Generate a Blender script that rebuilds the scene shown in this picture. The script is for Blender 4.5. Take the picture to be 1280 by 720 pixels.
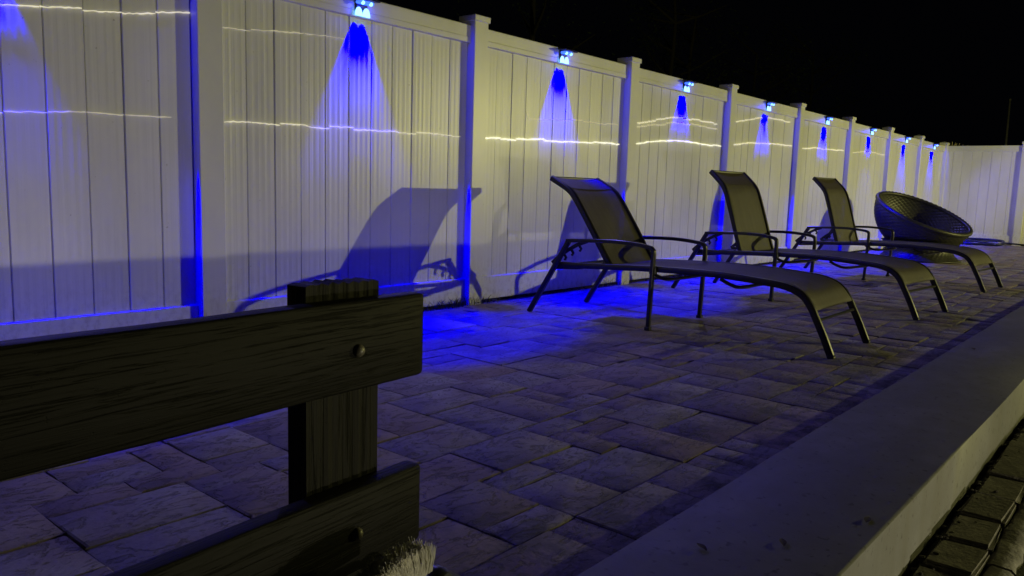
import bpy, bmesh, math, random
from mathutils import Vector, Matrix, noise
random.seed(7)
R = math.radians
S = bpy.context.scene
for o in list(bpy.data.objects):
    bpy.data.objects.remove(o)
C = S.collection

# ------------------------------------------------------------------ camera
cd = bpy.data.cameras.new('camera')
cam = bpy.data.objects.new('camera', cd)
C.objects.link(cam)
cd.sensor_width = 36.0
cd.lens = 27.513
cd.clip_start = 0.02
cd.clip_end = 600
cr = Vector((0.65092163, -0.75853183, 0.03050391))
cu = Vector((0.0777079, 0.10654696, 0.99126648))
cf = Vector((0.75515727, 0.6428664, -0.12829763))
M = Matrix.Identity(4)
for i in range(3):
    M[i][0], M[i][1], M[i][2] = cr[i], cu[i], -cf[i]
M.translation = Vector((0, -3.4986, 0.7709))
cam.matrix_world = M
S.camera = cam

# ------------------------------------------------------------------ night sky
w = bpy.data.worlds.new('World')
S.world = w
w.use_nodes = True
bgn = w.node_tree.nodes['Background']
bgn.inputs[0].default_value = (0.55, 0.6, 1.0, 1)
bgn.inputs[1].default_value = 0.0009

S.view_settings.view_transform = 'Standard'
S.view_settings.look = 'None'
S.view_settings.exposure = 0.0
S.view_settings.gamma = 1.0
S.cycles.use_denoising = True
S.cycles.sample_clamp_indirect = 6.0
S.cycles.max_bounces = 6


def lamp(name, kind, loc, power, col, size=0.05, **kw):
    d = bpy.data.lights.new(name, kind)
    d.energy = power
    d.color = col
    if kind == 'POINT':
        d.shadow_soft_size = size
    o = bpy.data.objects.new(name, d)
    o.location = loc
    C.objects.link(o)
    return o


# yard floodlight on the pool side, and a ground light beyond the coping
FLOOD = lamp('yard_floodlight', 'POINT', (12.4, -8.0, 2.08), 1180, (1.0, 0.95, 0.30), 0.04)
GLOW = lamp('ground_light', 'POINT', (2.5, -5.2, -0.195), 96, (1.0, 0.92, 0.62), 0.012)

# ------------------------------------------------------------------ helpers


def link(name, me, mat=None, parent=None, loc=None, rot=None):
    o = bpy.data.objects.new(name, me)
    C.objects.link(o)
    if mat is not None and me is not None and not me.materials:
        me.materials.append(mat)
    if parent is not None:
        o.parent = parent
    if loc is not None:
        o.location = loc
    if rot is not None:
        o.rotation_euler = rot
    return o


def empty(name, loc=(0, 0, 0), rz=0.0):
    o = bpy.data.objects.new(name, None)
    o.empty_display_size = 0.1
    o.location = loc
    o.rotation_euler = (0, 0, rz)
    C.objects.link(o)
    return o


def tag(o, label=None, cat=None, group=None, kind=None):
    if label: o['label'] = label
    if cat: o['category'] = cat
    if group: o['group'] = group
    if kind: o['kind'] = kind
    return o


def copy_tree(o, parent=None):
    c = o.copy()
    C.objects.link(c)
    if parent is not None:
        c.parent = parent
    for ch in list(o.children):
        copy_tree(ch, c)
    return c


class MB:
    """vertex / face collector"""
    def __init__(s):
        s.v, s.f, s.a = [], [], []

    def quad_grid(s, rows, close_u=False, close_v=False, flip=False):
        b = len(s.v)
        n, m = len(rows), len(rows[0])
        for r_ in rows:
            s.v += [tuple(p) for p in r_]
        for i in range(n if close_v else n - 1):
            for j in range(m if close_u else m - 1):
                q = (b + i * m + j, b + i * m + (j + 1) % m, b + ((i + 1) % n) * m + (j + 1) % m, b + ((i + 1) % n) * m + j)
                s.f.append(q[::-1] if flip else q)
        return b

    def box(s, a, b_, ch=0.0):
        """box with chamfered vertical-ish edges"""
        x0, y0, z0 = a
        x1, y1, z1 = b_
        c = ch
        if c <= 0:
            b = len(s.v)
            s.v += [(x0, y0, z0), (x1, y0, z0), (x1, y1, z0), (x0, y1, z0), (x0, y0, z1), (x1, y0, z1), (x1, y1, z1), (x0, y1, z1)]
            for f in ((0, 3, 2, 1), (4, 5, 6, 7), (0, 1, 5, 4), (1, 2, 6, 5), (2, 3, 7, 6), (3, 0, 4, 7)):
                s.f.append(tuple(b + i for i in f))
            return
        bm = bmesh.new()
        bmesh.ops.create_cube(bm, size=1)
        for v in bm.verts:
            v.co = Vector(((x0 + x1) / 2 + v.co.x * (x1 - x0), (y0 + y1) / 2 + v.co.y * (y1 - y0), (z0 + z1) / 2 + v.co.z * (z1 - z0)))
        bmesh.ops.bevel(bm, geom=bm.edges[:], offset=c, segments=1, affect='EDGES')
        s.bm(bm)

    def bm(s, bm):
        b = len(s.v)
        bm.verts.index_update()
        s.v += [tuple(v.co) for v in bm.verts]
        for f in bm.faces:
            s.f.append(tuple(b + v.index for v in f.verts))
        bm.free()

    def tube(s, pts, rad, n=8, sx=1.0, sy=1.0, caps=True, up=None):
        pts = [Vector(p) for p in pts]
        rad = rad if isinstance(rad, (list, tuple)) else [rad] * len(pts)
        rows = []
        ref = None
        for i, p in enumerate(pts):
            t = (pts[min(i + 1, len(pts) - 1)] - pts[max(i - 1, 0)]).normalized()
            if up is not None:
                a = Vector(up) - t * t.dot(Vector(up))
                if a.length < 1e-4: a = Vector((1, 0, 0))
            elif ref is None:
                a = Vector((0, 0, 1)) if abs(t.z) < 0.9 else Vector((1, 0, 0))
                a = a - t * t.dot(a)
            else:
                a = ref - t * t.dot(ref)
            a.normalize()
            ref = a
            b = t.cross(a)
            rows.append([p + a * math.cos(2 * math.pi * (k + .5) / n) * rad[i] * sx + b * math.sin(2 * math.pi * (k + .5) / n) * rad[i] * sy for k in range(n)])
        b0 = s.quad_grid(rows, close_u=True)
        if caps:
            s.f.append(tuple(b0 + k for k in range(n))[::-1])
            s.f.append(tuple(b0 + (len(pts) - 1) * n + k for k in range(n)))

    def bar(s, pts, wx, th):
        """rectangular tube in a plane of constant x: pts (x,y,z), width wx along x, thickness th"""
        pts = [Vector(p) for p in pts]
        c = 0.22
        prof = [(-1 + c, -1), (1 - c, -1), (1, -1 + c), (1, 1 - c), (1 - c, 1), (-1 + c, 1), (-1, 1 - c), (-1, -1 + c)]
        rows = []
        for i, p in enumerate(pts):
            t = (pts[min(i + 1, len(pts) - 1)] - pts[max(i - 1, 0)]).normalized()
            nrm = Vector((1, 0, 0)).cross(t)
            if nrm.length < 1e-5: nrm = Vector((0, 0, 1))
            nrm.normalize()
            rows.append([p + Vector((1, 0, 0)) * u * wx / 2 + nrm * v * th / 2 for u, v in prof])
        b0 = s.quad_grid(rows, close_u=True)
        s.f.append(tuple(b0 + k for k in range(8))[::-1])
        s.f.append(tuple(b0 + (len(pts) - 1) * 8 + k for k in range(8)))

    def lathe(s, prof, n=24, cap0=False, cap1=False):
        rows = [[(r_ * math.cos(2 * math.pi * k / n), r_ * math.sin(2 * math.pi * k / n), z) for k in range(n)] for r_, z in prof]
        b0 = s.quad_grid(rows, close_u=True)
        if cap0: s.f.append(tuple(b0 + k for k in range(n))[::-1])
        if cap1: s.f.append(tuple(b0 + (len(prof) - 1) * n + k for k in range(n)))

    def mesh(s, name, smooth=False, angle=None):
        me = bpy.data.meshes.new(name)
        me.from_pydata(s.v, [], s.f)
        me.validate(clean_customdata=False)
        if smooth:
            me.polygons.foreach_set('use_smooth', [True] * len(me.polygons))
            if angle: me.set_sharp_from_angle(angle=R(angle))
        return me

    def build(s, name, mat, parent=None, smooth=False, angle=None, **k):
        return link(name, s.mesh(name, smooth, angle), mat, parent, **k)


def smooth_path(pts, n=6):
    pts = [Vector(p) for p in pts]
    P = [pts[0]] + pts + [pts[-1]]
    out = []
    for i in range(1, len(P) - 2):
        for k in range(n):
            t = k / n
            a, b, c, d = P[i - 1], P[i], P[i + 1], P[i + 2]
            out.append(0.5 * ((2 * b) + (c - a) * t + (2 * a - 5 * b + 4 * c - d) * t * t + (3 * b - a - 3 * c + d) * t ** 3))
    out.append(pts[-1])
    return out


# ------------------------------------------------------------------ materials
class NT:
    def __init__(s, name):
        s.m = bpy.data.materials.new(name)
        s.m.use_nodes = True
        s.t = s.m.node_tree
        s.b = s.t.nodes['Principled BSDF']
        s.out = s.t.nodes['Material Output']

    def n(s, typ, **kw):
        nd = s.t.nodes.new(typ)
        for k, v in kw.items():
            setattr(nd, k, v)
        return nd

    def l(s, a, b):
        s.t.links.new(a, b)

    def set(s, **kw):
        for k, v in kw.items():
            s.b.inputs[k.replace('_', ' ')].default_value = v
        return s

    def coord(s, what='Object', scale=(1, 1, 1), loc=(0, 0, 0)):
        mp = s.n('ShaderNodeMapping')
        mp.inputs['Scale'].default_value = scale
        mp.inputs['Location'].default_value = loc
        if what == 'World':
            g = s.n('ShaderNodeNewGeometry')
            s.l(g.outputs['Position'], mp.inputs['Vector'])
        else:
            g = s.n('ShaderNodeTexCoord')
            s.l(g.outputs[what], mp.inputs['Vector'])
        return mp.outputs['Vector']

    def noise(s, vec, scale=5, detail=4, rough=.55, dist=0.0):
        nd = s.n('ShaderNodeTexNoise')
        nd.inputs['Scale'].default_value = scale
        nd.inputs['Detail'].default_value = detail
        nd.inputs['Roughness'].default_value = rough
        nd.inputs['Distortion'].default_value = dist
        s.l(vec, nd.inputs['Vector'])
        return nd.outputs['Fac']

    def ramp(s, fac, stops, interp='LINEAR'):
        nd = s.n('ShaderNodeValToRGB')
        nd.color_ramp.interpolation = interp
        el = nd.color_ramp.elements
        el[0].position, el[0].color = stops[0][0], (*stops[0][1], 1)
        el[1].position, el[1].color = stops[-1][0], (*stops[-1][1], 1)
        for p, c in stops[1:-1]:
            e = el.new(p)
            e.color = (*c, 1)
        s.l(fac, nd.inputs['Fac'])
        return nd.outputs['Color']

    def mix(s, fac, a, b, mode='MIX'):
        nd = s.n('ShaderNodeMix', data_type='RGBA', blend_type=mode)
        for sock, v in ((nd.inputs['Factor'], fac), (nd.inputs['A'], a), (nd.inputs['B'], b)):
            if hasattr(v, 'links') or hasattr(v, 'is_output'):
                s.l(v, sock)
            elif isinstance(v, (tuple, list)):
                sock.default_value = (*v, 1)
            else:
                sock.default_value = v
        return nd.outputs['Result']

    def math(s, op, a, b=0.0):
        nd = s.n('ShaderNodeMath', operation=op)
        for sock, v in ((nd.inputs[0], a), (nd.inputs[1], b)):
            if hasattr(v, 'is_output'):
                s.l(v, sock)
            else:
                sock.default_value = v
        return nd.outputs[0]

    def bump(s, h, strength=.5, dist=.01, prev=None):
        nd = s.n('ShaderNodeBump')
        nd.inputs['Strength'].default_value = strength
        nd.inputs['Distance'].default_value = dist
        s.l(h, nd.inputs['Height'])
        if prev is not None: s.l(prev, nd.inputs['Normal'])
        return nd.outputs['Normal']

    def color(s, sock): s.l(sock, s.b.inputs['Base Color'])
    def normal(s, sock): s.l(sock, s.b.inputs['Normal'])


def g3(v): return (v, v, v)


def mat_vinyl(name, flutes):
    t = NT(name).set(Roughness=.345)
    oc = t.coord('Object')
    f = t.noise(t.coord('World', (1.2, 1.2, .5)), 2.2, 5)
    dirt = t.ramp(f, [(.3, (.70, .70, .67)), (.62, (.80, .80, .78))])
    sp = t.noise(t.coord('World'), 55, 2)
    c = t.mix(t.ramp(sp, [(.74, g3(0)), (.79, g3(.8))]), dirt, (.42, .40, .35))
    # mud splashed up from the stones
    sx = t.n('ShaderNodeSeparateXYZ')
    ge = t.n('ShaderNodeNewGeometry')
    t.l(ge.outputs['Position'], sx.inputs[0])
    mr = t.n('ShaderNodeMapRange')
    mr.inputs['From Min'].default_value, mr.inputs['From Max'].default_value = .34, .0
    t.l(sx.outputs['Z'], mr.inputs['Value'])
    spl = t.noise(t.coord('World', (1, 1, .6)), 34, 5, .7)
    t.color(t.mix(t.math('MULTIPLY', t.ramp(spl, [(.46, g3(0)), (.66, g3(.6))]), mr.outputs['Result']), c, (.33, .29, .23)))
    if flutes:
        # extruded ribs running down the board
        wv = t.n('ShaderNodeTexWave', wave_type='BANDS', bands_direction='X', wave_profile='SIN')
        wv.inputs['Scale'].default_value = 9.0
        wv.inputs['Distortion'].default_value = 0.0
        t.l(oc, wv.inputs['Vector'])
        oi = t.n('ShaderNodeObjectInfo')
        cx = t.n('ShaderNodeCombineXYZ')
        t.l(t.math('MULTIPLY', oi.outputs['Random'], 50), cx.inputs[0])
        va = t.n('ShaderNodeVectorMath', operation='ADD')
        t.l(t.coord('Object', (60, 1, .25)), va.inputs[0])
        t.l(cx.outputs[0], va.inputs[1])
        ns = t.noise(va.outputs[0], 1.0, 3)
        h = t.math('ADD', t.math('MULTIPLY', wv.outputs['Fac'], .5), t.math('MULTIPLY', ns, 1.3))
        t.normal(t.bump(h, .38, .0024))
    else:
        t.normal(t.bump(t.noise(t.coord('World', (1, 1, 1)), 25, 3), .12, .002))
    return t.m


V_BOARD = mat_vinyl('vinyl_board', True)
V_POST = mat_vinyl('vinyl_post', False)


def mat_paver():
    t = NT('cleft_paver').set(Roughness=.72)
    at = t.n('ShaderNodeAttribute', attribute_name='tone', attribute_type='GEOMETRY')
    tone = at.outputs['Fac']
    base = t.ramp(tone, [(0, (.25, .215, .205)), (.2, (.32, .295, .285)), (.38, (.28, .225, .205)), (.55, (.37, .34, .32)), (.7, (.30, .275, .28)), (.85, (.34, .265, .24)), (1, (.41, .385, .365))], 'CONSTANT')
    cx = t.n('ShaderNodeCombineXYZ')
    t.l(t.math('MULTIPLY', tone, 37), cx.inputs[2])
    va = t.n('ShaderNodeVectorMath', operation='ADD')
    t.l(t.coord('World', (1, 1, 1)), va.inputs[0])
    t.l(cx.outputs[0], va.inputs[1])
    v = va.outputs[0]
    mp = t.n('ShaderNodeMapping')
    rt = t.n('ShaderNodeCombineXYZ')
    t.l(t.math('MULTIPLY', tone, 23.0), rt.inputs[2])
    t.l(rt.outputs[0], mp.inputs['Rotation'])
    mp.inputs['Scale'].default_value = (3.0, 6.0, 1)
    t.l(v, mp.inputs['Vector'])
    cleft = t.noise(mp.outputs['Vector'], 2.0, 9, .66, .35)
    fine = t.noise(v, 70, 4, .6)
    blot = t.noise(v, 4.5, 5, .6)
    c1 = t.mix(t.ramp(blot, [(.38, g3(0)), (.66, g3(.75))]), base, (.20, .14, .125))
    c2 = t.mix(t.ramp(cleft, [(.33, g3(.55)), (.45, g3(0))]), c1, (.10, .085, .08))
    # dirt and moss gathered along the coping
    g = t.n('ShaderNodeNewGeometry')
    sp = t.n('ShaderNodeSeparateXYZ')
    t.l(g.outputs['Position'], sp.inputs[0])
    edge = t.n('ShaderNodeMapRange')
    edge.inputs['From Min'].default_value = -1.9
    edge.inputs['From Max'].default_value = -2.7
    edge.clamp = True
    t.l(sp.outputs['Y'], edge.inputs['Value'])
    spots = t.noise(t.coord('World', (1.3, 1, 1)), 5.0, 8, .72)
    dm = t.math('MULTIPLY', t.ramp(spots, [(.47, g3(0)), (.58, g3(.85))]), edge.outputs['Result'])
    c3 = t.mix(dm, c2, (.055, .05, .04))
    t.color(t.mix(t.ramp(fine, [(.3, g3(.35)), (.55, g3(0))]), c3, g3(.12)))
    # cleft ledges: a stepped, stretched noise
    led = t.ramp(cleft, [(.0, g3(0)), (.38, g3(.25)), (.42, g3(.5)), (.52, g3(.55)), (.55, g3(.8)), (.7, g3(.85)), (.73, g3(1)), (1, g3(1))])
    n1 = t.bump(led, 1.0, .014)
    n2 = t.bump(fine, .5, .0025, n1)
    t.normal(n2)
    return t.m


PAVER = mat_paver()


def mat_simple(name, col, rough=.5, noise_scale=12, var=.25, bump=.2, dist=.003, scale=(1, 1, 1), coord='Object', spec=.5, metal=0.0):
    t = NT(name).set(Roughness=rough, Metallic=metal)
    t.b.inputs['Specular IOR Level'].default_value = spec
    v = t.coord(coord, scale)
    f = t.noise(v, noise_scale, 6)
    lo = tuple(max(0, c * (1 - var)) for c in col)
    hi = tuple(min(1, c * (1 + var)) for c in col)
    t.color(t.ramp(f, [(.3, lo), (.7, hi)]))
    if bump: t.normal(t.bump(t.noise(v, noise_scale * 3, 5), bump, dist))
    return t.m


SAND = mat_simple('joint_sand', (.10, .09, .08), .95, 30, .4, .6, .01, coord='World')
SOIL = mat_simple('dark_soil', (.035, .03, .022), .95, 14, .5, .8, .03, coord='World')


def mat_concrete():
    t = NT('coping_concrete').set(Roughness=.62)
    v = t.coord('World')
    a = t.noise(t.coord('World', (.7, 1.6, 1)), 2.4, 7, .6, .6)
    c = t.ramp(a, [(.3, (.115, .113, .11)), (.55, (.155, .152, .148)), (.75, (.20, .197, .19))])
    streak = t.noise(t.coord('World', (5, 5, .6)), 2.0, 5)
    c = t.mix(t.ramp(streak, [(.4, g3(0)), (.7, g3(.7))]), c, (.12, .113, .092))
    pit = t.noise(v, 42, 3)
    c = t.mix(t.ramp(pit, [(.62, g3(0)), (.69, g3(.8))]), c, (.06, .055, .05))
    t.color(c)
    n1 = t.bump(a, .35, .006)
    t.normal(t.bump(t.noise(v, 120, 4), .25, .0015, n1))
    return t.m


CONC = mat_concrete()
BRICK = mat_simple('worn_edging_brick', (.105, .095, .075), .85, 22, .45, .8, .006, coord='World')
EDGE = mat_simple('pale_mortar_edging', (.15, .14, .115), .85, 18, .4, .8, .006, coord='World')
ROUGHG = mat_simple('dark_gravelly_ground', (.055, .052, .048), .95, 60, .6, 1.0, .012, coord='World')


def mat_grain(name, axis, lo, hi, depth):
    """embossed wood grain, stretched along one local axis"""
    t = NT(name).set(Roughness=.62)
    t.b.inputs['Specular IOR Level'].default_value = .14
    k = {'x': (1.6, 60, 60), 'z': (46, 46, .9)}[axis]
    v = t.coord('Object', k)
    f = t.noise(v, 3.0 if axis == 'x' else 2.0, 6, .6, .8)
    fine = t.noise(t.coord('Object', (6, 120, 120) if axis == 'x' else (120, 120, 5)), 1.5, 3)
    t.color(t.ramp(f, [(.32, lo), (.66, hi)]))
    n1 = t.bump(t.ramp(f, [(.38, g3(0)), (.46, g3(.75)), (.7, g3(1))]), .8, depth)
    n2 = t.bump(fine, .5, depth * .35, n1)
    pit = t.noise(t.coord('Object'), 140, 2)
    t.normal(t.bump(t.ramp(pit, [(.28, g3(0)), (.34, g3(1))]), .35, .001, n2))
    return t.m


PLANK = mat_grain('dark_grained_plank', 'x', (.0034, .0030, .0022), (.0044, .0040, .0029), .0011)
POSTW = mat_grain('dark_grained_post', 'z', (.0034, .003, .0022), (.0085, .0077, .0054), .0028)
FRAME = mat_simple('dark_bronze_metal', (.010, .009, .007), .30, 40, .2, .05, .001)
BOLT = mat_simple('weathered_bolt', (.11, .10, .075), .42, 60, .35, .25, .001)


def mat_sling():
    t = NT('sling_mesh').set(Roughness=.62)
    v = t.coord('Object')
    ck = t.n('ShaderNodeTexChecker')
    ck.inputs['Scale'].default_value = 420
    t.l(v, ck.inputs['Vector'])
    f = t.noise(t.coord('Object', (3, .4, .4)), 9, 5)
    c = t.ramp(f, [(.3, (.066, .054, .045)), (.7, (.088, .073, .061))])
    t.color(c)
    t.normal(t.bump(ck.outputs['Fac'], .3, .0006))
    tr = t.n('ShaderNodeBsdfTransparent')
    mx = t.n('ShaderNodeMixShader')
    mx.inputs[0].default_value = .13
    t.l(t.b.outputs[0], mx.inputs[1])
    t.l(tr.outputs[0], mx.inputs[2])
    t.l(mx.outputs[0], t.out.inputs[0])
    return t.m


SLING = mat_sling()
HEM = mat_simple('sling_hem', (.06, .047, .03), .65, 60, .2, .2, .001)
WICKER = mat_simple('dark_wicker', (.030, .029, .025), .45, 45, .45, .3, .002)
PANELM = mat_simple('solar_panel', (.012, .014, .03), .2, 20, .3, 0)
BLKPL = mat_simple('black_plastic', (.012, .012, .016), .4, 20, .2, 0)
BLUEPL = mat_simple('blue_plastic', (.006, .008, .05), .4, 20, .2, .1)
NETM = mat_simple('pale_net', (.5, .5, .52), .8, 90, .2, .3)
BRIST = mat_simple('cream_bristle', (.78, .76, .68), .7, 30, .25, 0)
TEAL = mat_simple('teal_plastic', (.10, .23, .24), .45, 20, .2, .1)
DARKAL = mat_simple('dark_aluminium', (.07, .07, .065), .35, 30, .2, .1, metal=.6)
LEAFM = mat_simple('fallen_leaf', (.05, .035, .02), .8, 30, .4, .3)
BARK = mat_simple('bark', (.035, .03, .024), .9, 8, .4, .8, .02, (4, 4, 1))
FOL = mat_simple('foliage', (.05, .075, .03), .7, 3, .4, 0, coord='World')
FOLD = mat_simple('dark_foliage', (.032, .05, .024), .7, 3, .4, 0, coord='World')
DRY = mat_simple('dry_grass', (.40, .34, .20), .8, 9, .3, 0, coord='World')
GALV = mat_simple('grey_pole', (.28, .28, .28), .5, 10, .2, 0)


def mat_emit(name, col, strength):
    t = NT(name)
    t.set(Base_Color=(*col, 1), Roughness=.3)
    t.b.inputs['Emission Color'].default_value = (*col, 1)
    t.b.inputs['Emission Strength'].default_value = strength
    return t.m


LED = mat_emit('led_bulb_and_patch', (.25, .62, 1.0), 2.4)  # bulbs, and the glowing arches that stand for light on the rail
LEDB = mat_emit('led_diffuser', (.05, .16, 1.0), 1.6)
GLINT_A = mat_emit('warm_reflection_glint', (1.0, .93, .62), .62)  # emission stands in for reflections of unseen lights on the vinyl
GLINT_B = mat_emit('bright_reflection_glint', (1.0, .97, .70), 1.0)
GLINT_C = mat_emit('faint_reflection_glint', (1.0, .93, .62), .30)

# ------------------------------------------------------------------ ground, patio, coping
X0, SP, PW = 1.846, 1.83, .127           # first post, spacing, post width
NP = 9
XB = X0 + 8 * SP                          # corner post

gb = MB()
gb.v += [(-300, -300, -.26), (300, -300, -.26), (300, 300, -.26), (-300, 300, -.26)]
gb.f.append((0, 1, 2, 3))
tag(gb.build('ground', SOIL), 'dark bare ground running out beyond the fence', None, None, 'structure')

pb = MB()
pb.box((-2.2, -2.695, -.2), (XB + .04, .30, -.012))
patio = tag(pb.build('patio', SAND), 'dark sand joints of the stone patio along the white fence', None, None, 'structure')

# random ashlar layout on a small module
MOD = .106
NX, NY = int((XB + 1.35) / MOD), 25
PX0, PY0 = -1.3, -2.69
grid = [[None] * NY for _ in range(NX)]
rng = random.Random(21)
tiles = []
shapes = [(3, 2), (2, 3), (2, 2), (2, 1), (1, 2), (3, 3), (2, 2), (3, 2), (1, 1)]
for i in range(NX):
    for j in range(NY):
        if grid[i][j] is not None: continue
        opts = shapes[:-1]
        rng.shuffle(opts)
        for (a, b) in opts + [(1, 1)]:
            if i + a > NX or j + b > NY: continue
            if all(grid[i + p][j + q] is None for p in range(a) for q in range(b)):
                for p in range(a):
                    for q in range(b):
                        grid[i + p][j + q] = len(tiles)
                tiles.append((PX0 + i * MOD, PY0 + j * MOD, a * MOD, b * MOD))
                break


def paver_geo(mb, x, y, sx, sy, rg, ox=0, oy=0):
    g = .0008 + rg.random() * .0016
    z = rg.uniform(-.003, .003)
    tx, ty = rg.uniform(-.008, .008), rg.uniform(-.008, .008)
    n = 5
    xs = [-sx / 2 + g] + [-sx / 2 + g + .005] + [0] + [sx / 2 - g - .005] + [sx / 2 - g]
    ys = [-sy / 2 + g] + [-sy / 2 + g + .005] + [0] + [sy / 2 - g - .005] + [sy / 2 - g]
    rows = []
    for b, yy in enumerate(ys):
        r_ = []
        for a, xx in enumerate(xs):
            edge = a in (0, 4) or b in (0, 4)
            zz = z + tx * xx + ty * yy + rg.uniform(-.0015, .0015) - (.0026 if edge else 0)
            j = .0025
            r_.append((ox + xx + rg.uniform(-j, j), oy + yy + rg.uniform(-j, j), zz))
        rows.append(r_)
    b0 = mb.quad_grid(rows)
    ring = [b0 + k for k in (0, 1, 2, 3, 4, 9, 14, 19, 24, 23, 22, 21, 20, 15, 10, 5)]
    b1 = len(mb.v)
    mb.v += [(mb.v[k][0], mb.v[k][1], -.03) for k in ring]
    for k in range(16):
        mb.f.append((ring[k], b1 + k, b1 + (k + 1) % 16, ring[(k + 1) % 16]))


def tone_attr(me, vals):
    a = me.attributes.new('tone', 'FLOAT', 'FACE')
    a.data.foreach_set('value', vals)


camp = Vector((0, -3.4986, .77))


def on_view(x, y, z=0):
    d = Vector((x, y, z)) - camp
    dz = d.dot(cf)
    if dz < .1: return None
    px, py = 640 + 978.24 * d.dot(cr) / dz, 360 - 978.24 * d.dot(cu) / dz
    return px, py, dz


def paver_rank(t_):
    x, y, sx, sy = t_
    v = on_view(x + sx / 2, y + sy / 2)
    if v is None or v[0] < -60 or v[0] > 1340 or v[1] > 780: return 1e6 + y
    return v[2] ** 1.5 / (sx * sy) ** .5


order = sorted(range(len(tiles)), key=lambda k: paver_rank(tiles[k]))
rest = MB()
rest_t = []
for rank, k in enumerate(order):
    x, y, sx, sy = tiles[k]
    rg = random.Random(1000 + k)
    tn = rg.random()
    if rank < 298:
        m = MB()
        paver_geo(m, x, y, sx, sy, rg)
        o = m.build('paver', PAVER, patio, True, 30, loc=(x + sx / 2, y + sy / 2, 0))
        tone_attr(o.data, [tn] * len(o.data.polygons))
    else:
        f0 = len(rest.f)
        paver_geo(rest, x, y, sx, sy, rg, x + sx / 2, y + sy / 2)
        rest_t += [tn] * (len(rest.f) - f0)
o = rest.build('distant_pavers', PAVER, patio, True, 30)
tone_attr(o.data, rest_t)
o['kind'] = 'stuff'

# raised coping with a slightly worn arris
cp = MB()
ys = [-2.692, -2.692, -2.6935, -2.697, -3.060, -3.0635, -3.0655, -3.066]
zs = [-.2, .041, .044, .045, .045, .0443, .042, -.30]
rows = []
xx = -2.2
k = 0
while xx < XB + .3:
    rows.append([(xx, y_ + .0022 * math.sin(xx * 2.1 + q) * (1 if 1 <= q else 0), z_ + .0016 * math.sin(xx * 3.3) * (1 if 1 <= q <= 6 else 0)) for q, (y_, z_) in enumerate(zip(ys, zs))])
    xx += .12
cp.quad_grid(rows, flip=True)
tag(cp.build('coping', CONC, None, True, 40), 'long smooth concrete coping raised beside the patio', None, None, 'structure')

# lower paving outside the coping: a row of bricks, a pale edging, rough ground
lp = MB()
lp.box((-1, -3.50, -.25), (XB, -3.0745, -.155))
low = tag(lp.build('lower_paving', ROUGHG), 'dark rough paving below the outer face of the coping', None, None, 'structure')
bx = 1.1
rg = random.Random(5)
while bx < 7.2:
    L_ = rg.uniform(.20, .27)
    m = MB()
    bm = bmesh.new()
    bmesh.ops.create_cube(bm, size=1)
    for v in bm.verts: v.co = Vector((v.co.x * (L_ - .012), v.co.y * .115, v.co.z * .05))
    bmesh.ops.bevel(bm, geom=bm.edges[:], offset=.008, segments=2, affect='EDGES')
    for v in bm.verts: v.co += Vector([rg.uniform(-.003, .003) for _ in range(3)])
    m.bm(bm)
    m.build('edging_brick', BRICK, low, True, 40, loc=(bx + L_ / 2, -3.145 + rg.uniform(-.006, .006), -.152 + rg.uniform(-.006, .006)), rot=(rg.uniform(-.05, .05), rg.uniform(-.03, .03), rg.uniform(-.03, .03)))
    bx += L_ + .004
bx = 1.1
while bx < 7.2:
    L_ = rg.uniform(.5, .8)
    m = MB()
    rows = []
    nn = 10
    for i in range(nn + 1):
        x_ = bx + (L_ - .008) * i / nn
        j = [rg.uniform(-.005, .005) for _ in range(4)]
        rows.append([(x_, -3.21 + j[0], -.18), (x_, -3.212 + j[0], -.140 + j[3]), (x_, -3.222 + j[1], -.134 + j[3]), (x_, -3.262 + j[2], -.136 + j[3]), (x_, -3.272 + j[2], -.146), (x_, -3.275, -.18)])
    b0 = m.quad_grid(rows, flip=True)
    m.f.append(tuple(b0 + q for q in range(6)))
    m.f.append(tuple(b0 + nn * 6 + q for q in range(6))[::-1])
    m.build('edging_strip', EDGE, low, True, 50)
    bx += L_

# crumbs of mortar and dark litter at the foot of the coping
lt = MB()
rg = random.Random(8)


def crumb(mb, x, y, z, r_, rg):
    bm = bmesh.new()
    bmesh.ops.create_icosphere(bm, subdivisions=1, radius=r_)
    for v in bm.verts:
        v.co = Vector((v.co.x * rg.uniform(.6, 1.4), v.co.y * rg.uniform(.6, 1.4), v.co.z * rg.uniform(.3, .8))) + Vector((x, y, z))
    mb.bm(bm)


for _ in range(240):
    crumb(lt, rg.uniform(1.2, 6), -3.08 - abs(rg.gauss(0, .035)), -.125 + rg.uniform(-.01, .004), rg.uniform(.003, .010), rg)
tag(lt.build('crumbled_mortar', SOIL, None, True), 'dark crumbs and litter along the foot of the coping', None, None, 'stuff')

# debris and moss at the foot of the fence
ft = MB()
for _ in range(420):
    x_ = rg.uniform(-.5, XB - .2)
    crumb(ft, x_, .02 + rg.gauss(0, .035), .002, rg.uniform(.004, .014), rg)
for _ in range(160):
    x_ = rg.choice([3.5, 3.62, 3.45, 3.55, 5.4, 7.2, 3.7]) + rg.gauss(0, .12)
    y_ = rg.uniform(-.03, .05)
    h_ = rg.uniform(.02, .06)
    a_ = rg.uniform(0, 6.28)
    ft.tube([(x_, y_, -.01), (x_ + .01 * math.cos(a_), y_ + .01 * math.sin(a_), h_ * .6), (x_ + .03 * math.cos(a_), y_ + .03 * math.sin(a_), h_)], [.0016, .0012, .0005], 4)
tag(ft.build('fence_litter', SOIL, None, True), 'dark leaf litter and grass tufts along the foot of the fence', None, None, 'stuff')

# ------------------------------------------------------------------ white fence
fence = tag(empty('vinyl_fence', (0, .06, 0)), 'long white vinyl privacy fence running beside the loungers', 'fence')
fb = fence


def fpos(p): return (p[0], p[1] - .06, p[2])


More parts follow.
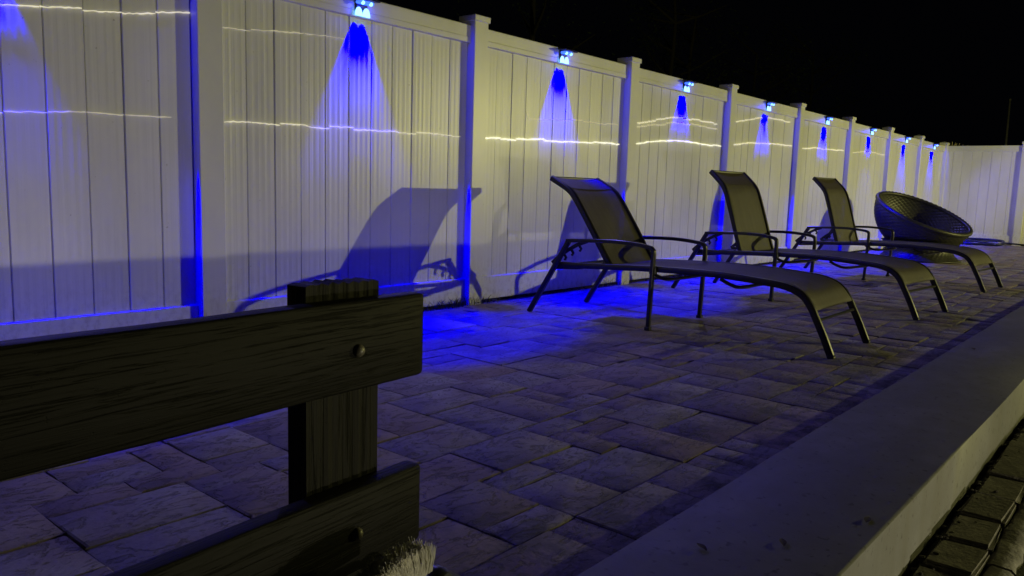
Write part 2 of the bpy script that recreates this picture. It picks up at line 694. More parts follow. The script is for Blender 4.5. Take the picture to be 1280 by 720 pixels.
bmB = MB()
BW = (SP - PW) / 11.0
# tongue-and-groove board with a v joint on each edge; origin at its centre foot
gv = .004
prof = [(-BW / 2 + .0006, .006), (-BW / 2 + gv, 0), (BW / 2 - gv, 0), (BW / 2 - .0006, .006), (BW / 2 - .0006, .022), (-BW / 2 + .0006, .022)]
rows = [[(a, b, z) for a, b in prof] for z in (.12, .9, 1.69)]
b0 = bmB.quad_grid(rows, close_u=True)
bmB.f.append(tuple(b0 + k for k in range(6))[::-1])
bmB.f.append(tuple(b0 + 12 + k for k in range(6)))
board_me = bmB.mesh('board')
board_me.materials.append(V_BOARD)

pm = MB()
pm.box((0, 0, -.10), (PW, PW, 1.802), .004)
post_me = pm.mesh('post')
post_me.materials.append(V_POST)
cm = MB()
cm.box((-.009, -.009, 1.796), (PW + .009, PW + .009, 1.832), .003)
capv = [(-.009, -.009, 1.833), (PW + .009, -.009, 1.833), (PW + .009, PW + .009, 1.833), (-.009, PW + .009, 1.833), (PW / 2, PW / 2, 1.856)]
b0 = len(cm.v)
cm.v += capv
for k in range(4): cm.f.append((b0 + k, b0 + (k + 1) % 4, b0 + 4))
cap_me = cm.mesh('cap')
cap_me.materials.append(V_POST)

rm = MB()
RL = SP - PW
# top rail with a small step near its lower edge
rp_ = [(.036, 1.662), (.033, 1.665), (.033, 1.694), (.036, 1.698), (.036, 1.767), (.040, 1.772), (.088, 1.772), (.088, 1.662)]
rows = [[(x_, a, b) for a, b in rp_] for x_ in (.001, RL / 2, RL - .001)]
b0 = rm.quad_grid(rows, close_u=True)
rm.f.append(tuple(b0 + k for k in range(8)))
rm.f.append(tuple(b0 + 16 + k for k in range(8))[::-1])
top_me = rm.mesh('top_rail')
top_me.materials.append(V_POST)
rm = MB()
rm.box((.001, .036, .010), (RL - .001, .088, .166), .004)
bot_me = rm.mesh('bottom_rail')
bot_me.materials.append(V_POST)

rg = random.Random(3)


def fence_panel(parent, x, nb=11):
    for nm, me in (('top_rail', top_me), ('bottom_rail', bot_me)):
        o = link(nm, me, None, parent, (x, -.06, 0))
        o.scale.x = nb / 11.0
    for k in range(nb):
        link('board', board_me, None, parent, (x + BW * (k + .5), .0 + rg.uniform(-.0008, .0008), 0), (rg.uniform(-.002, .002), 0, R(rg.uniform(-.9, .9))))


for i in range(-1, NP):
    px = X0 + i * SP
    o = link('post', post_me, None, fence, (px, -.06, 0))
    link('cap', cap_me, None, o)
    if i < 8: fence_panel(fence, px + PW)
fence_panel(fence, X0 - 2 * SP + PW)

# fence closing the far end (faces the camera side)
back = tag(empty('vinyl_fence', (XB + .06 + .0, 0, 0), R(-90)), 'white vinyl fence closing off the far end of the patio', 'fence')
cur = -.05
for i in range(6):
    nb = 8 if i == 0 else 11          # a narrower bay first, then whole bays
    fence_panel(back, cur, nb)
    cur += nb * BW
    o = link('post', post_me, None, back, (cur, -.06, 0))
    link('cap', cap_me, None, o)
    cur += PW
back.location = (XB + .06, -.0, 0)

# ------------------------------------------------------------------ blue solar lights
BLUE = (.001, 0.0, 1.0)
PANE = [X0 + i * SP + PW + RL / 2 for i in range(-1, 8)]
ZL = 1.742


# Beam blue near a deep blue LED, its negative red and green tuned by eye:
# they take the yellow light out of the fence cones.
NEG_BLUE = (-.0225, -.0245, 1.0)


def led_colour(d, col):
    d.color = (1, 1, 1)
    d.use_nodes = True
    em = d.node_tree.nodes['Emission']
    cc = d.node_tree.nodes.new('ShaderNodeCombineColor')
    for k in range(3): cc.inputs[k].default_value = col[k]
    d.node_tree.links.new(cc.outputs[0], em.inputs['Color'])


def spot(parent, name, loc, power, half, blend, aim, sx=1.0, sy=1.0, rad=.006, col=BLUE):
    d = bpy.data.lights.new(name, 'SPOT')
    d.energy = power
    if col is BLUE: led_colour(d, NEG_BLUE)
    else: d.color = col
    d.spot_size = R(2 * half)
    d.spot_blend = blend
    d.shadow_soft_size = rad
    o = bpy.data.objects.new(name, d)
    C.objects.link(o)
    o.parent = parent
    o.location = loc
    o.rotation_euler = Vector(aim).to_track_quat('-Z', 'Y').to_euler()
    o.scale = (sx, sy, 1)
    return o


def solar_light(x):
    t = empty('solar_light', (x, .036, ZL))
    t.scale = (1.3, 1.3, 1.3)
    m = MB()
    m.box((-.03, -.012, -.056), (.03, -.0005, .012), .002)
    m.build('back_plate', BLKPL, t)
    # sloping panel housing: a thin wedge projecting from the rail
    m = MB()
    b = len(m.v)
    m.v += [(-.060, -.013, .018), (.060, -.013, .018), (.060, -.066, .007), (-.060, -.066, .007), (-.060, -.013, .006), (.060, -.013, .006), (.054, -.062, .000), (-.054, -.062, .000)]
    for f in ((0, 3, 2, 1), (4, 5, 6, 7), (0, 1, 5, 4), (1, 2, 6, 5), (2, 3, 7, 6), (3, 0, 4, 7)): m.f.append(tuple(b + i for i in f))
    hood = m.build('hood', BLKPL, t)
    m = MB()
    m.v += [(-.05, -.02, .0178), (.05, -.02, .0178), (.05, -.060, .0095), (-.05, -.060, .0095)]
    m.f.append((0, 3, 2, 1))
    m.v += [(v[0], v[1], v[2] - .0012) for v in m.v[:4]]
    m.f.append((4, 5, 6, 7))
    m.build('solar_cell', PANELM, hood)
    m = MB()
    m.box((-.038, -.046, -.012), (.038, -.014, -.0005), .003)
    m.build('diffuser', LEDB, t)
    for s_ in (-1, 1):
        m = MB()
        bm = bmesh.new()
        bmesh.ops.create_uvsphere(bm, u_segments=10, v_segments=6, radius=.0085, matrix=Matrix.Translation((s_ * .021, -.043, -.010)))
        m.bm(bm)
        m.build('bulb', LED, t, True)
        # added glowing arch in place of the light patch below each bulb
        m = MB()
        n = 9
        prof = [(math.cos(math.pi * k / (n - 1)) * .019 + s_ * .020, math.sin(math.pi * k / (n - 1)) * .036 - .059) for k in range(n)]
        fr = [(a, -.0165, b_) for a, b_ in prof]
        bk = [(a, -.0125, b_) for a, b_ in prof]
        b0 = m.quad_grid([bk, fr], close_u=True)
        m.f.append(tuple(b0 + n + k for k in range(n)))
        m.build('arch_glow', LED, t)
    # light from the leds: two tight washes down the boards, a pool on the stone, a wide spill
    for s_ in (-1, 1):
        spot(t, 'wash_beam', (s_ * .020, .0040, -.0628), 150, 27, .3, (0, .0, -1))
    d = bpy.data.lights.new('halo', 'POINT')
    d.energy, d.color, d.shadow_soft_size = .55, BLUE, .012
    h_ = bpy.data.objects.new('halo', d)
    C.objects.link(h_)
    h_.parent = t
    h_.location = (0, -.052, -.026)
    spot(t, 'pool_beam', (0, -.125, -.03), 320, 33, .45, (0, -.30, -1), 1.0, .55)
    spot(t, 'spill_beam', (0, -.115, -.03), 33, 66, .7, (0, -.8, -.7), rad=.02, col=(.20, .17, 1.0))
    spot(t, 'corner_beam', (.048, -.030, -.03), 260, 15, .25, (.81, .022, -1.60), .09, 1.0)
    spot(t, 'side_beam', (.048, -.030, -.03), 12, 36, .5, (.81, .022, -.45), .12, 1.0, rad=.005)
    return t


names = ['solar light above the left edge of the view', 'largest and nearest of the blue solar lights, above the lounger shadow', 'second blue solar light from the left, between the two tall near posts',
         'third blue solar light from the left, beside faint marks on the top rail', 'fourth blue solar light from the left, above and between the first two loungers', 'fifth blue solar light from the left, above the third lounger',
         'sixth blue solar light from the left, between the third lounger and wicker chair', 'seventh blue solar light from the left, above the wicker chair', 'farthest and smallest blue solar light, next to the corner post']
sl = solar_light(PANE[0])
for i, x in enumerate(PANE):
    o = sl if i == 0 else copy_tree(sl)
    if i == len(PANE) - 1:      # the last lamp sits close to the corner and is weaker
        for ch in list(o.children):
            if ch.type == 'LIGHT' and ch.name.startswith('corner'):
                bpy.data.objects.remove(ch)
            elif ch.type == 'LIGHT' and ch.name.startswith('pool'):
                ch.data = ch.data.copy()
                ch.data.energy *= .35
    o.location = (x - (.02 if i else .0), .036, ZL)
    tag(o, names[i] if i else 'blue solar light over the nearest, leftmost panel of the fence', 'light', 'blue solar lights on the fence top rail')

# ------------------------------------------------------------------ glowing strips modelled in place of reflections on the panels


def glint(pts, mat, rad, label, cat='reflection wire', glint_dots=0, jog=.006, seed=0):
    rg = random.Random(seed)
    xs, xe = pts[0][0], pts[-1][0]
    P = smooth_path([(x, 0, z) for x, z in pts], 8)

    def zat(x):
        for a, b in zip(P, P[1:]):
            if a.x <= x <= b.x: return a.z + (b.z - a.z) * (x - a.x) / max(1e-6, b.x - a.x)
        return P[-1].z
    mb = MB()
    # follow the boards: a little step at every joint, small wriggles between
    line = []
    n = max(8, int((xe - xs) / .016))
    off = 0
    slope = 0
    lastb = None
    for k in range(n + 1):
        x = xs + (xe - xs) * k / n
        bi = int((x - X0) / BW)
        if bi != lastb:
            off = rg.uniform(-jog, jog)
            slope = rg.uniform(-jog, jog) / BW
            lastb = bi
            bx_ = x
        line.append((x, .0515, zat(x) + off + slope * (x - bx_) + rg.uniform(-.0022, .0022)))
    t = empty('reflection_glint', (xs, .0515, pts[0][1]))
    tag(t, label, cat, 'modelled reflections of unseen lights along the fence panels')
    loc = [(a[0] - xs, 0, a[2] - pts[0][1]) for a in line]
    base = rad if not glint_dots else .0012
    run = []
    lastb = None
    for (x_, y_, z_), a_ in zip(loc, line):
        bi = int((a_[0] - X0) / BW)
        if bi != lastb and len(run) > 1:
            mb.tube(run, [base * rg.uniform(.55, 1.35) for _ in run], 5)
            lx = run[-1][0] + .0035
            run = [(lx, y_, z_)] if rg.random() < .8 else run[-1:]
        lastb = bi
        run.append((x_, y_, z_))
    if len(run) > 1: mb.tube(run, [base * rg.uniform(.55, 1.35) for _ in run], 5)
    mb.build('glint', mat, t)
    if glint_dots:
        m = MB()  # glowing dots of the modelled reflection
        for k in range(glint_dots):
            p = loc[int((k + .5) / glint_dots * (len(loc) - 1))]
            bm = bmesh.new()
            bmesh.ops.create_icosphere(bm, subdivisions=1, radius=1)
            for v in bm.verts: v.co = Vector((p[0] + v.co.x * .012, v.co.y * .005 - .002, p[2] + v.co.z * .0068))
            m.bm(bm)
        m.build('glint_dot', mat, t)['kind'] = 'stuff'
    return t


glint([(.2, .97), (1.06, 1.0), (1.38, 1.02), (1.74, 1.04)], GLINT_C, .0020, 'modelled reflection wire at mid height on the leftmost fence panel', seed=1)
glint([(.2, 1.33), (1.08, 1.41), (1.34, 1.44), (1.53, 1.46), (1.84, 1.515)], GLINT_A, .0027, 'bright wriggling modelled reflection wire high on the leftmost fence panel', seed=2)
glint([(2.0, 1.04), (2.71, 1.06), (3.62, 1.08)], GLINT_A, .0026, 'modelled reflection wire below the nearest blue light, at mid height', seed=3)
glint([(2.0, 1.48), (2.4, 1.515), (2.71, 1.535)], GLINT_C, .0020, 'short faint modelled reflection wire left of the nearest blue light', seed=4)
glint([(3.84, 1.08), (4.66, 1.115), (5.46, 1.14)], GLINT_B, .0046, 'brightest modelled reflection wire, below the second blue light from the left', seed=5)
glint([(4.28, 1.24), (4.85, 1.28), (5.42, 1.29)], GLINT_C, .0022, 'faint modelled reflection wire under the second blue light, above the brightest one', seed=6)
glint([(5.66, 1.16), (6.38, 1.225), (7.28, 1.23)], GLINT_B, .0045, 'plain modelled reflection wire below two dotted ones, left of the second lounger', seed=7)
glint([(5.69, 1.33), (6.43, 1.43), (7.18, 1.435)], GLINT_A, .002, 'upper of two dotted modelled reflections crossing under the third blue light', glint_dots=46, seed=8)
glint([(5.72, 1.30), (6.44, 1.385), (7.18, 1.39)], GLINT_C, .002, 'lower of two dotted modelled reflections crossing under the third blue light', glint_dots=46, seed=9)
glint([(7.50, 1.26), (8.3, 1.325), (9.1, 1.34)], GLINT_A, .0048, 'plain modelled reflection wire below the fourth blue light', seed=10)
glint([(7.58, 1.49), (8.26, 1.59), (9.0, 1.60)], GLINT_A, .002, 'dotted modelled reflection wire crossing under the fourth blue light', glint_dots=34, seed=11)
glint([(9.40, 1.335), (10.15, 1.365), (10.9, 1.38)], GLINT_A, .0045, 'modelled reflection wire below the fifth blue light, over the third lounger', seed=12)
glint([(11.25, 1.38), (11.94, 1.42), (12.75, 1.42)], GLINT_C, .005, 'farthest modelled reflection wire, below the sixth blue light', seed=13)

# ------------------------------------------------------------------ loungers
Y0 = -.43     # rear feet


def yz(lst, x): return [(x, y - Y0, z) for y, z in lst]


SEAT = [(-.60, .312), (-.80, .318), (-1.0, .328), (-1.3, .342), (-1.65, .347), (-1.92, .334), (-2.04, .320), (-2.115, .288), (-2.16, .238), (-2.192, .180), (-2.235, .095), (-2.278, .0)]
BK = [(-.985, .318), (-.93, .395), (-.85, .515), (-.76, .645), (-.70, .725), (-.655, .765), (-.60, .795), (-.525, .832)]


def lounger(tilt):
    BACK = [(BK[0][0] + (y - BK[0][0]) * math.cos(R(tilt)) - (z - BK[0][1]) * math.sin(R(tilt)), BK[0][1] + (y - BK[0][0]) * math.sin(R(tilt)) + (z - BK[0][1]) * math.cos(R(tilt))) for y, z in BK]
    t = empty('chaise_lounge')
    hx = .285
    for s_ in (-1, 1):
        m = MB()
        m.bar(smooth_path(yz(SEAT, s_ * hx), 5), .022, .033)
        rail = m.build('side_rail', FRAME, t, True, 40)
        m = MB()
        m.box((s_ * hx - .015, -2.278 - Y0 - .014, -.001), (s_ * hx + .015, -2.278 - Y0 + .018, .018), .003)
        m.build('foot_cap', BLKPL, rail)
        m = MB()
        m.bar(smooth_path(yz(BACK, s_ * .245), 5), .023, .033)
        m.build('back_rail', FRAME, t, True, 40)
        # arm rest and front leg are one bent tube
        m = MB()
        arm = [(-.708, .461), (-.75, .465), (-.90, .473), (-1.07, .478), (-1.20, .471), (-1.270, .461), (-1.291, .449), (-1.298, .42), (-1.293, .25), (-1.286, .0)]
        m.bar(smooth_path(yz(arm, s_ * .312), 5), .027, .021)
        arm_o = m.build('armrest', FRAME, t, True, 40)
        m = MB()
        m.box((s_ * .312 - .016, -1.286 - Y0 - .016, -.001), (s_ * .312 + .016, -1.286 - Y0 + .016, .02), .003)
        m.build('foot_cap', BLKPL, arm_o)
        m = MB()
        m.bar(yz([(-.722, .462), (-.58, .232), (-.436, .0)], s_ * .312), .023, .029)
        leg = m.build('rear_leg', FRAME, t, True, 40)
        # notched recliner bracket between leg and armrest
        m = MB()
        pts = [(-.590, .318), (-.640, .362), (-.700, .402), (-.770, .440), (-.84, .466)]
        m.bar(yz(pts, s_ * .292), .012, .022)
        for q in range(4):
            a = .18 + q * .2
            i0 = min(3, int(a * 4))
            f_ = a * 4 - i0
            y_ = pts[i0][0] + (pts[i0 + 1][0] - pts[i0][0]) * f_
            z_ = pts[i0][1] + (pts[i0 + 1][1] - pts[i0][1]) * f_
            m.bar(yz([(y_ - .004, z_ - .004), (y_ - .020, z_ - .026), (y_ - .010, z_ - .040)], s_ * .292), .012, .013)
        m.build('recliner_bracket', FRAME, t, True, 40)
        m = MB()
        m.bar(yz([(-.600, .285), (-.76, .297), (-.90, .318), (-.952, .345)], s_ * .268), .010, .012)
        m.build('support_arm', FRAME, t, True, 40)
        # bracket tying arm leg to rail
        m = MB()
        m.box((s_ * .300 - .012, -1.293 - Y0 - .02, .315), (s_ * .300 + .012, -1.293 - Y0 + .02, .355), .003)
        m.build('leg_bracket', FRAME, t)
    for (y, z, r_) in ((-.612, .300, .010), (-2.197, .172, .0085), (BACK[-1][0], BACK[-1][1], .011)):
        m = MB()
        hw = .235 if z > .5 else .285
        m.tube([(-hw, y - Y0, z), (0, y - Y0, z), (hw, y - Y0, z)], r_, 8)
        m.build('cross_bar', FRAME, t, True, 40)
    # u shaped brace under the sling
    for y_ in (-1.36, -1.78):
        m = MB()
        p = [(-.275, y_ + .10 - Y0, .325), (-.262, y_ + .045 - Y0, .298), (-.235, y_ - Y0, .288), (0, y_ - Y0, .285), (.235, y_ - Y0, .288), (.262, y_ + .045 - Y0, .298), (.275, y_ + .10 - Y0, .325)]
        m.tube(smooth_path(p, 4), .0095, 8)
        m.build('under_brace', FRAME, t, True, 40)

    def sling(path, hw, sag, name, lift):
        pts = smooth_path([(0, y - Y0, z) for y, z in path], 5)
        top, bot = [], []
        for i, p in enumerate(pts):
            tn = (pts[min(i + 1, len(pts) - 1)] - pts[max(i - 1, 0)]).normalized()
            nr = Vector((1, 0, 0)).cross(tn)
            if nr.z < 0: nr = -nr
            e = math.sin(math.pi * i / (len(pts) - 1)) ** .5
            r0, r1 = [], []
            for k in range(11):
                u = -1 + 2 * k / 10
                q = p + nr * (lift - sag * e * (1 - u * u)) + Vector((u * hw, 0, 0))
                r0.append(q)
                r1.append(q - nr * .003)
            top.append(r0)
            bot.append(r1)
        m = MB()
        m.quad_grid(top)
        m.quad_grid(bot, flip=True)
        return m.build(name, SLING, t, True)
    st = [(-.86, .325)] + SEAT[2:9] + [(-2.176, .212)]
    sling(st, .279, .012, 'seat_sling', .014)
    s2 = sling(BACK, .239, .010, 'back_sling', .006)
    # hem band sewn across the head
    hb = BACK[-3:]
    m = MB()
    pts = smooth_path([(0, y - Y0, z + .011) for y, z in hb], 4)
    m.quad_grid([[p + Vector((u * .234, 0, -.008 * (1 - u * u))) for u in (-1, -.6, -.2, .2, .6, 1)] for p in pts])
    m.quad_grid([[p + Vector((u * .234, 0, -.008 * (1 - u * u) - .002)) for u in (-1, -.6, -.2, .2, .6, 1)] for p in pts], flip=True)
    m.build('head_hem', HEM, s2, True)
    return t


for i, (x, y, a, tilt, lab) in enumerate(((4.078, Y0, .6, 0, 'nearest brown sling chaise lounge, its head against the fence by the second post'),
                                    (5.93, Y0 - .01, -5.0, 15.5, 'middle brown sling chaise lounge between the other two loungers'),
                                    (8.07, Y0 - .01, -4.0, 17.5, 'farthest brown sling chaise lounge, in front of the wicker chair'))):
    o = lounger(tilt)
    o.location = (x, y, 0)
    o.rotation_euler = (0, 0, R(a))
    tag(o, lab, 'lounger', 'brown sling loungers in a row along the fence')

# ------------------------------------------------------------------ round wicker chair
wc = tag(empty('wicker_chair', (11.0, -.95, 0)), 'round dark wicker bowl chair tilted on its drum base behind the loungers', 'chair')


def woven(prof, n, amp, cell):
    """surface of revolution with an over-under weave relief"""
    rows = []
    for i, (r_, z, nr, nz) in enumerate(prof):
        rw = []
        for k in range(n):
            ph = (k // cell + i // 2) % 2
            d = amp * (1 if ph else -1) * (1 if (i % 2) else .35)
            a = 2 * math.pi * k / n
            rw.append(((r_ + nr * d) * math.cos(a), (r_ + nr * d) * math.sin(a), z + nz * d))
        rows.append(rw)
    m = MB()
    m.quad_grid(rows, close_u=True)
    return m


RB = .595
prof_o, prof_i = [], []
nn = 60
for i in range(nn + 1):
    a = R(12) + (R(84) - R(12)) * i / nn
    prof_o.append((RB * math.sin(a), -RB * .95 * math.cos(a), math.sin(a), -math.cos(a)))
    prof_i.append(((RB - .03) * math.sin(a), -(RB - .03) * .95 * math.cos(a), -math.sin(a), math.cos(a)))
bowl = woven(prof_o, 176, .006, 2).build('bowl', WICKER, wc, True)
inn = woven(prof_i[::-1], 176, .007, 2).build('bowl_lining', WICKER, bowl, True)
m = MB()
nr_ = 120
zr = -RB * .95 * math.cos(R(84))
for k in range(1):
    pts = [((RB - .012) * math.cos(2 * math.pi * q / nr_), (RB - .012) * math.sin(2 * math.pi * q / nr_), zr + .010 + .003 * (q % 2)) for q in range(nr_ + 1)]
    m.tube(pts, [.026 + .004 * (q % 2) for q in range(nr_ + 1)], 8, up=(0, 0, 1), caps=False)
m.build('rim', WICKER, bowl, True)
# tilt: opens up and toward the pool side
axis = Vector((-.13, -.37, .84)).normalized()
bowl.rotation_euler = axis.to_track_quat('Z', 'X').to_euler()
bowl.location = (.06, -.02, .635)
bp = []
for i in range(18):
    u = i / 17
    bp.append((.475 - .10 * math.sin(u * math.pi * .9) + .0 * u, .012 + .24 * u, 1, 0))
base = woven(bp, 176, .006, 2).build('drum_base', WICKER, wc, True)
m = MB()
m.lathe([(.475, .0), (.49, .006), (.49, .018), (.475, .022)], 64)
m.build('base_ring', WICKER, base, True)

# ------------------------------------------------------------------ leaf skimmer by the far fence
sk = tag(empty('leaf_skimmer', (16.0, -.75, 0)), 'blue framed pool leaf skimmer lying by the far fence, black pole attached', 'pool net')
sk.rotation_euler = (0, 0, 0)
m = MB()
ol = [(-.05, .34, .07), (.12, .30, .085), (.22, .0, .09), (.16, -.30, .085), (.0, -.38, .07), (-.14, -.34, .03), (-.26, .05, .02), (-.2, .36, .035)]
m.tube(smooth_path(ol + [ol[0]], 5), .024, 8, caps=False)
frm = m.build('frame', BLUEPL, sk, True)
m = MB()
m.tube([(-.20, .30, .04), (.0, .05, .06), (.1, -.28, .08)], .016, 8)
m.tube([(.1, .28, .085), (-.05, .0, .055), (-.16, -.30, .035)], .016, 8)
m.build('strut', BLUEPL, sk, True)
m = MB()
g = 9
top = [[(-.22 + .38 * i / g, -.30 + .58 * j / g, .035 + .03 * i / g - .025 * math.sin(math.pi * i / g) * math.sin(math.pi * j / g)) for j in range(g + 1)] for i in range(g + 1)]
m.quad_grid(top)
m.build('net', NETM, sk, True)
m = MB()
m.tube([(-.02, -.36, .06), (.10, -.75, .035), (.15, -1.2, .022), (.2, -2.6, .022)], .016, 8)
m.build('pole', BLKPL, sk, True)

# ------------------------------------------------------------------ dark plank rail in the foreground
RP = Vector((.64, -2.5617, 0))
RA = math.atan2(.0756, .6465)
rl = tag(empty('plank_rail', RP, RA), 'dark wood grain plank rail with two wide boards bolted to a short post', 'rail')


def plank(x0, x1, z0, z1, y0, y1, skew, seed):
    """board with softened edges; local x along, y away from the camera"""
    rg = random.Random(seed)
    c = .0045
    prof = [(y0 + c, z0), (y0 + c * .3, z0 + c * .3), (y0, z0 + c), (y0, z1 - c), (y0 + c * .3, z1 - c * .3), (y0 + c, z1), (y1 - c, z1), (y1 - c * .3, z1 - c * .3), (y1, z1 - c), (y1, z0 + c), (y1 - c * .3, z0 + c * .3), (y1 - c, z0)]
    zc, yc = (z0 + z1) / 2, (y0 + y1) / 2
    rows = []
    st = [(x0, .965), (x0 + .002, .99), (x0 + .01, 1)] + [(x0 + .01 + (x1 - x0 - .02) * k / 24, 1) for k in range(1, 24)] + [(x1 - .01, 1), (x1 - .002, .99), (x1, .965)]
    for x, s_ in st:
        w = .0008 * math.sin(x * 17 + seed) + rg.uniform(-.0004, .0004)
        rows.append([(x, yc + (a - yc) * (s_ if s_ == 1 else s_ - .1), zc + (b - zc) * s_ + w + skew * (x - .27)) for a, b in prof])
    m = MB()
    b0 = m.quad_grid(rows, close_u=True)
    n = len(prof)
    m.f.append(tuple(b0 + k for k in range(n))[::-1])
    m.f.append(tuple(b0 + (len(rows) - 1) * n + k for k in range(n)))
    return m


def bolt(parent, x, z):
    m = MB()
    m.lathe([(.0001, .0095), (.004, .009), (.0075, .007), (.0098, .0035), (.0102, 0)], 18)
    o = m.build('bolt', BOLT, parent, True, loc=(x, -.0005, z), rot=(R(90), 0, 0))
    return o


pk1 = plank(-1.70, .270, .447, .588, 0, .036, -.010, 1).build('plank', PLANK, rl, True, 50)
bolt(pk1, .114, .512)
pk2 = plank(-1.70, .268, .147, .286, 0, .036, -.016, 2).build('plank', PLANK, rl, True, 50)
bolt(pk2, .113, .214)


def rail_post(x0, x1, zt, seed):
    rg = random.Random(seed)
    y0, y1 = .0365, .078
    m = MB()
    n = 14
    fr, bk = [], []
    for k in range(n + 1):
        x = x0 + (x1 - x0) * k / n
        # rough, shallow ridges on the face and an uneven sawn top
        d = (.0016 if k % 2 else 0) + rg.uniform(0, .0012)
        zz = zt + (.0014 if k % 2 else -.0014) + rg.uniform(-.001, .001) - .004 * (k / n)
        fr.append((x, y0 + d, zz))
        bk.append((x, y1, zz + rg.uniform(-.001, .001)))
    rows = [[(a, b, .0) for a, b, c in fr], [(a, b, .3) for a, b, c in fr], fr, bk, [(a, b, .3) for a, b, c in bk], [(a, b, .0) for a, b, c in bk]]
    b0 = m.quad_grid(rows, flip=False)
    w_ = n + 1
    m.f.append(tuple(b0 + r_ * w_ for r_ in range(6))[::-1])
    m.f.append(tuple(b0 + r_ * w_ + n for r_ in range(6)))
    return m.build('rail_post', POSTW, rl, False)


rail_post(.042, .197, .616, 4)
rail_post(-1.35, -1.195, .616, 5)
# pale splinter of tape on the end of the upper plank
m = MB()
m.box((.268, .012, .478), (.276, .030, .500), .002)
m.build('end_clip', NETM, pk1)

# ------------------------------------------------------------------ pool brush leaning on the rail
pbx = RP + Vector((math.cos(RA), math.sin(RA), 0)) * .11 + Vector((math.sin(RA), -math.cos(RA), 0)) * .10
br = tag(empty('pool_brush', (pbx.x, pbx.y, .055), RA), 'pool brush with cream bristles standing head up beside the plank rail', 'brush')
rg = random.Random(12)
m = MB()
for k in range(2600):
    u = rg.random()
    v = rg.uniform(-1, 1)
    x0_ = -.095 + .150 * u
    base_ = Vector((x0_, v * .014, .098 + .012 * u))
    top_ = Vector((x0_ - .012 + .006 * rg.gauss(0, 1), v * .022 + rg.gauss(0, .002), .098 + .012 * u + .052 * (.72 + .28 * math.sin(u * 2.6)) + rg.gauss(0, .0025)))
    mid_ = (base_ + top_) / 2 + Vector((.003, 0, .002))
    m.tube([base_, mid_, top_], [.0009, .0008, .0004], 3, caps=False)
b_o = m.build('bristles', BRIST, br)
b_o['kind'] = 'stuff'
m = MB()
m.box((-.10, -.017, .075), (.058, .017, .101), .005)
hd = m.build('brush_block', TEAL, br)
m = MB()
m.tube(smooth_path([(-.11, 0, .060), (-.02, 0, .070), (.06, 0, .082), (.085, 0, .090), (.10, 0, .080), (.16, 0, .035)], 4), .017, 8, sx=.7, sy=1.2, up=(0, 0, 1))
m.build('brush_back', DARKAL, br, True, 40)
m = MB()
m.tube([(-.02, 0, .062), (-.02, -.01, .0)], .013, 10)
m.build('handle', DARKAL, br, True, 40)

# ------------------------------------------------------------------ few fallen leaves on the coping
for i, (x, y, lab) in enumerate(((1.822, -3.026, 'curled dark leaf on the coping edge, nearest to its outer side'), (1.571, -2.93, 'small dark leaf on the nearest part of the coping'),
                                 (1.43, -2.815, 'small dark leaf on the coping beside the patio shadow'), (4.377, -2.775, 'dark leaf far along the coping, beyond the nearest lounger'))):
    m = MB()
    L_ = .034 if i != 3 else .045
    rows = []
    for k in range(11):
        u = k / 10
        wd = .22 * L_ * math.sin(math.pi * min(1, u * .92 + .06))
        z_ = .0006 + .002 * math.sin(u * 3)
        rows.append([(L_ * (u - .5), -wd, z_ + .0012), (L_ * (u - .5), 0, z_), (L_ * (u - .5), wd, z_ + .002)])
    m.quad_grid(rows)
    o = m.build('fallen_leaf', LEAFM, None, True, loc=(x, y, .0462), rot=(0, 0, [.1, .5, 1.1, .3][i]))
    tag(o, lab, 'leaf', 'dark leaves lying on the coping')

# ------------------------------------------------------------------ beyond the fence


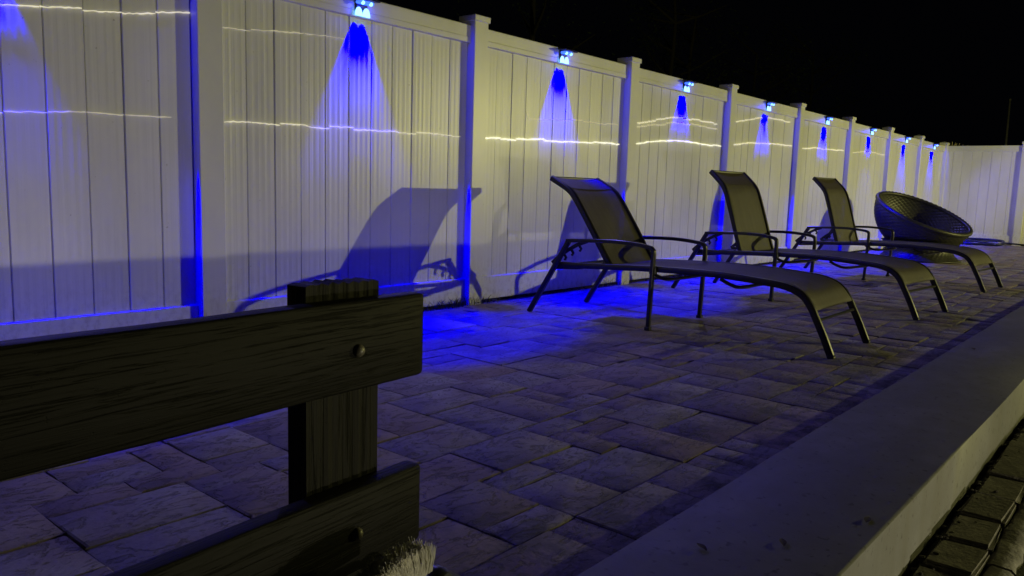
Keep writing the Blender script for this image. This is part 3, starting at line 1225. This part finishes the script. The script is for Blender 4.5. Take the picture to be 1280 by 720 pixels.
def tree(x, y, h, cr_, label, seed, fol, n=1500, bare=False):
    rg = random.Random(seed)
    t = tag(empty('tree', (x, y, -.26)), label, 'tree', 'dark trees beyond the fence')
    m = MB()
    tp = []
    px, py = 0, 0
    for k in range(9):
        tp.append((px, py, h * .8 * k / 8))
        px += rg.uniform(-.09, .12)
        py += rg.uniform(-.1, .1)
    r0 = h * .014
    m.tube(tp, [r0 * (1 - .085 * k) for k in range(9)], 9)
    tips = []
    for k in range(16):
        i0 = rg.randint(3, 8)
        a = rg.uniform(0, 6.28)
        L_ = cr_ * rg.uniform(.5, 1.0)
        s_ = Vector(tp[i0])
        d = Vector((math.cos(a), math.sin(a), rg.uniform(.1, .7))).normalized()
        e1 = s_ + d * L_ * .5 + Vector((0, 0, .1))
        e2 = s_ + d * L_ + Vector((rg.uniform(-.2, .2), rg.uniform(-.2, .2), .35))
        m.tube([s_, e1, e2], [r0 * .4, r0 * .25, r0 * .08], 6)
        tips += [e1, e2, (e1 + e2) / 2]
    m.build('trunk', BARK, t, True, 60)
    m = MB()
    for k in range(n):
        c = rg.choice(tips) + Vector([rg.gauss(0, cr_ * .16) for _ in range(3)])
        s_ = rg.uniform(.04, .10)
        d1 = Vector([rg.gauss(0, 1) for _ in range(3)]).normalized()
        d2 = d1.orthogonal().normalized()
        b = len(m.v)
        m.v += [tuple(c - d1 * s_), tuple(c + d2 * s_ * .45), tuple(c + d1 * s_), tuple(c - d2 * s_ * .45)]
        m.f.append((b, b + 1, b + 2, b + 3))
    m.build('crown', fol, t)
    return t


tree(28.9, 12.9, 11, 2.6, 'tall thin dark tree behind the fourth fence post', 31, FOLD, 2600)
tree(31.0, 13.2, 10.5, 2.5, 'dark tree just right of the tall thin one, beyond the fence', 32, FOLD, 2600)
tree(36, 12.6, 9.5, 3.0, 'bushy dark tree above the fifth blue light', 33, FOL, 2600)
tree(44, 13, 11, 3.4, 'dark leafy tree above the sixth blue light', 34, FOL, 2600)
tree(20.5, 13.2, 12, 3.0, 'near black tree beyond the left part of the fence', 35, FOLD, 2600)

# dry grass plumes standing just beyond the far corner
dg = tag(empty('ornamental_grass', (XB + 1.0, .20, -.26)), 'clump of dry grass plumes showing over the far corner of the fence', 'plant')
rg = random.Random(77)
m = MB()
for k in range(260):
    a, r_ = rg.uniform(0, 6.28), rg.uniform(0, .12)
    b_ = rg.uniform(0, .36)
    top_ = (r_ * math.cos(a) + b_ * math.cos(a), r_ * math.sin(a) + b_ * math.sin(a) * .9, rg.uniform(1.95, 2.17) - b_ * .15)
    m.tube([(r_ * math.cos(a), r_ * math.sin(a), 0), (r_ * math.cos(a) * 1.2, r_ * math.sin(a) * 1.2, 1.2), top_], [.004, .004, .006], 3)
m.build('blades', DRY, dg)['kind'] = 'stuff'

# thin pole far behind the end fence
lpz = tag(empty('utility_pole', (40, 2.70, -.26)), 'thin grey pole rising far beyond the end fence', 'pole')
m = MB()
m.tube([(0, 0, 0), (0, .02, 2.7), (0, .05, 5.38)], [.06, .05, .035], 10)
m.build('shaft', GALV, lpz, True)
m = MB()
m.lathe([(.001, .07), (.03, .06), (.05, .03), (.05, 0), (.04, -.02)], 12, cap1=True)
m.build('finial', GALV, lpz, True, loc=(0, .05, 5.38))
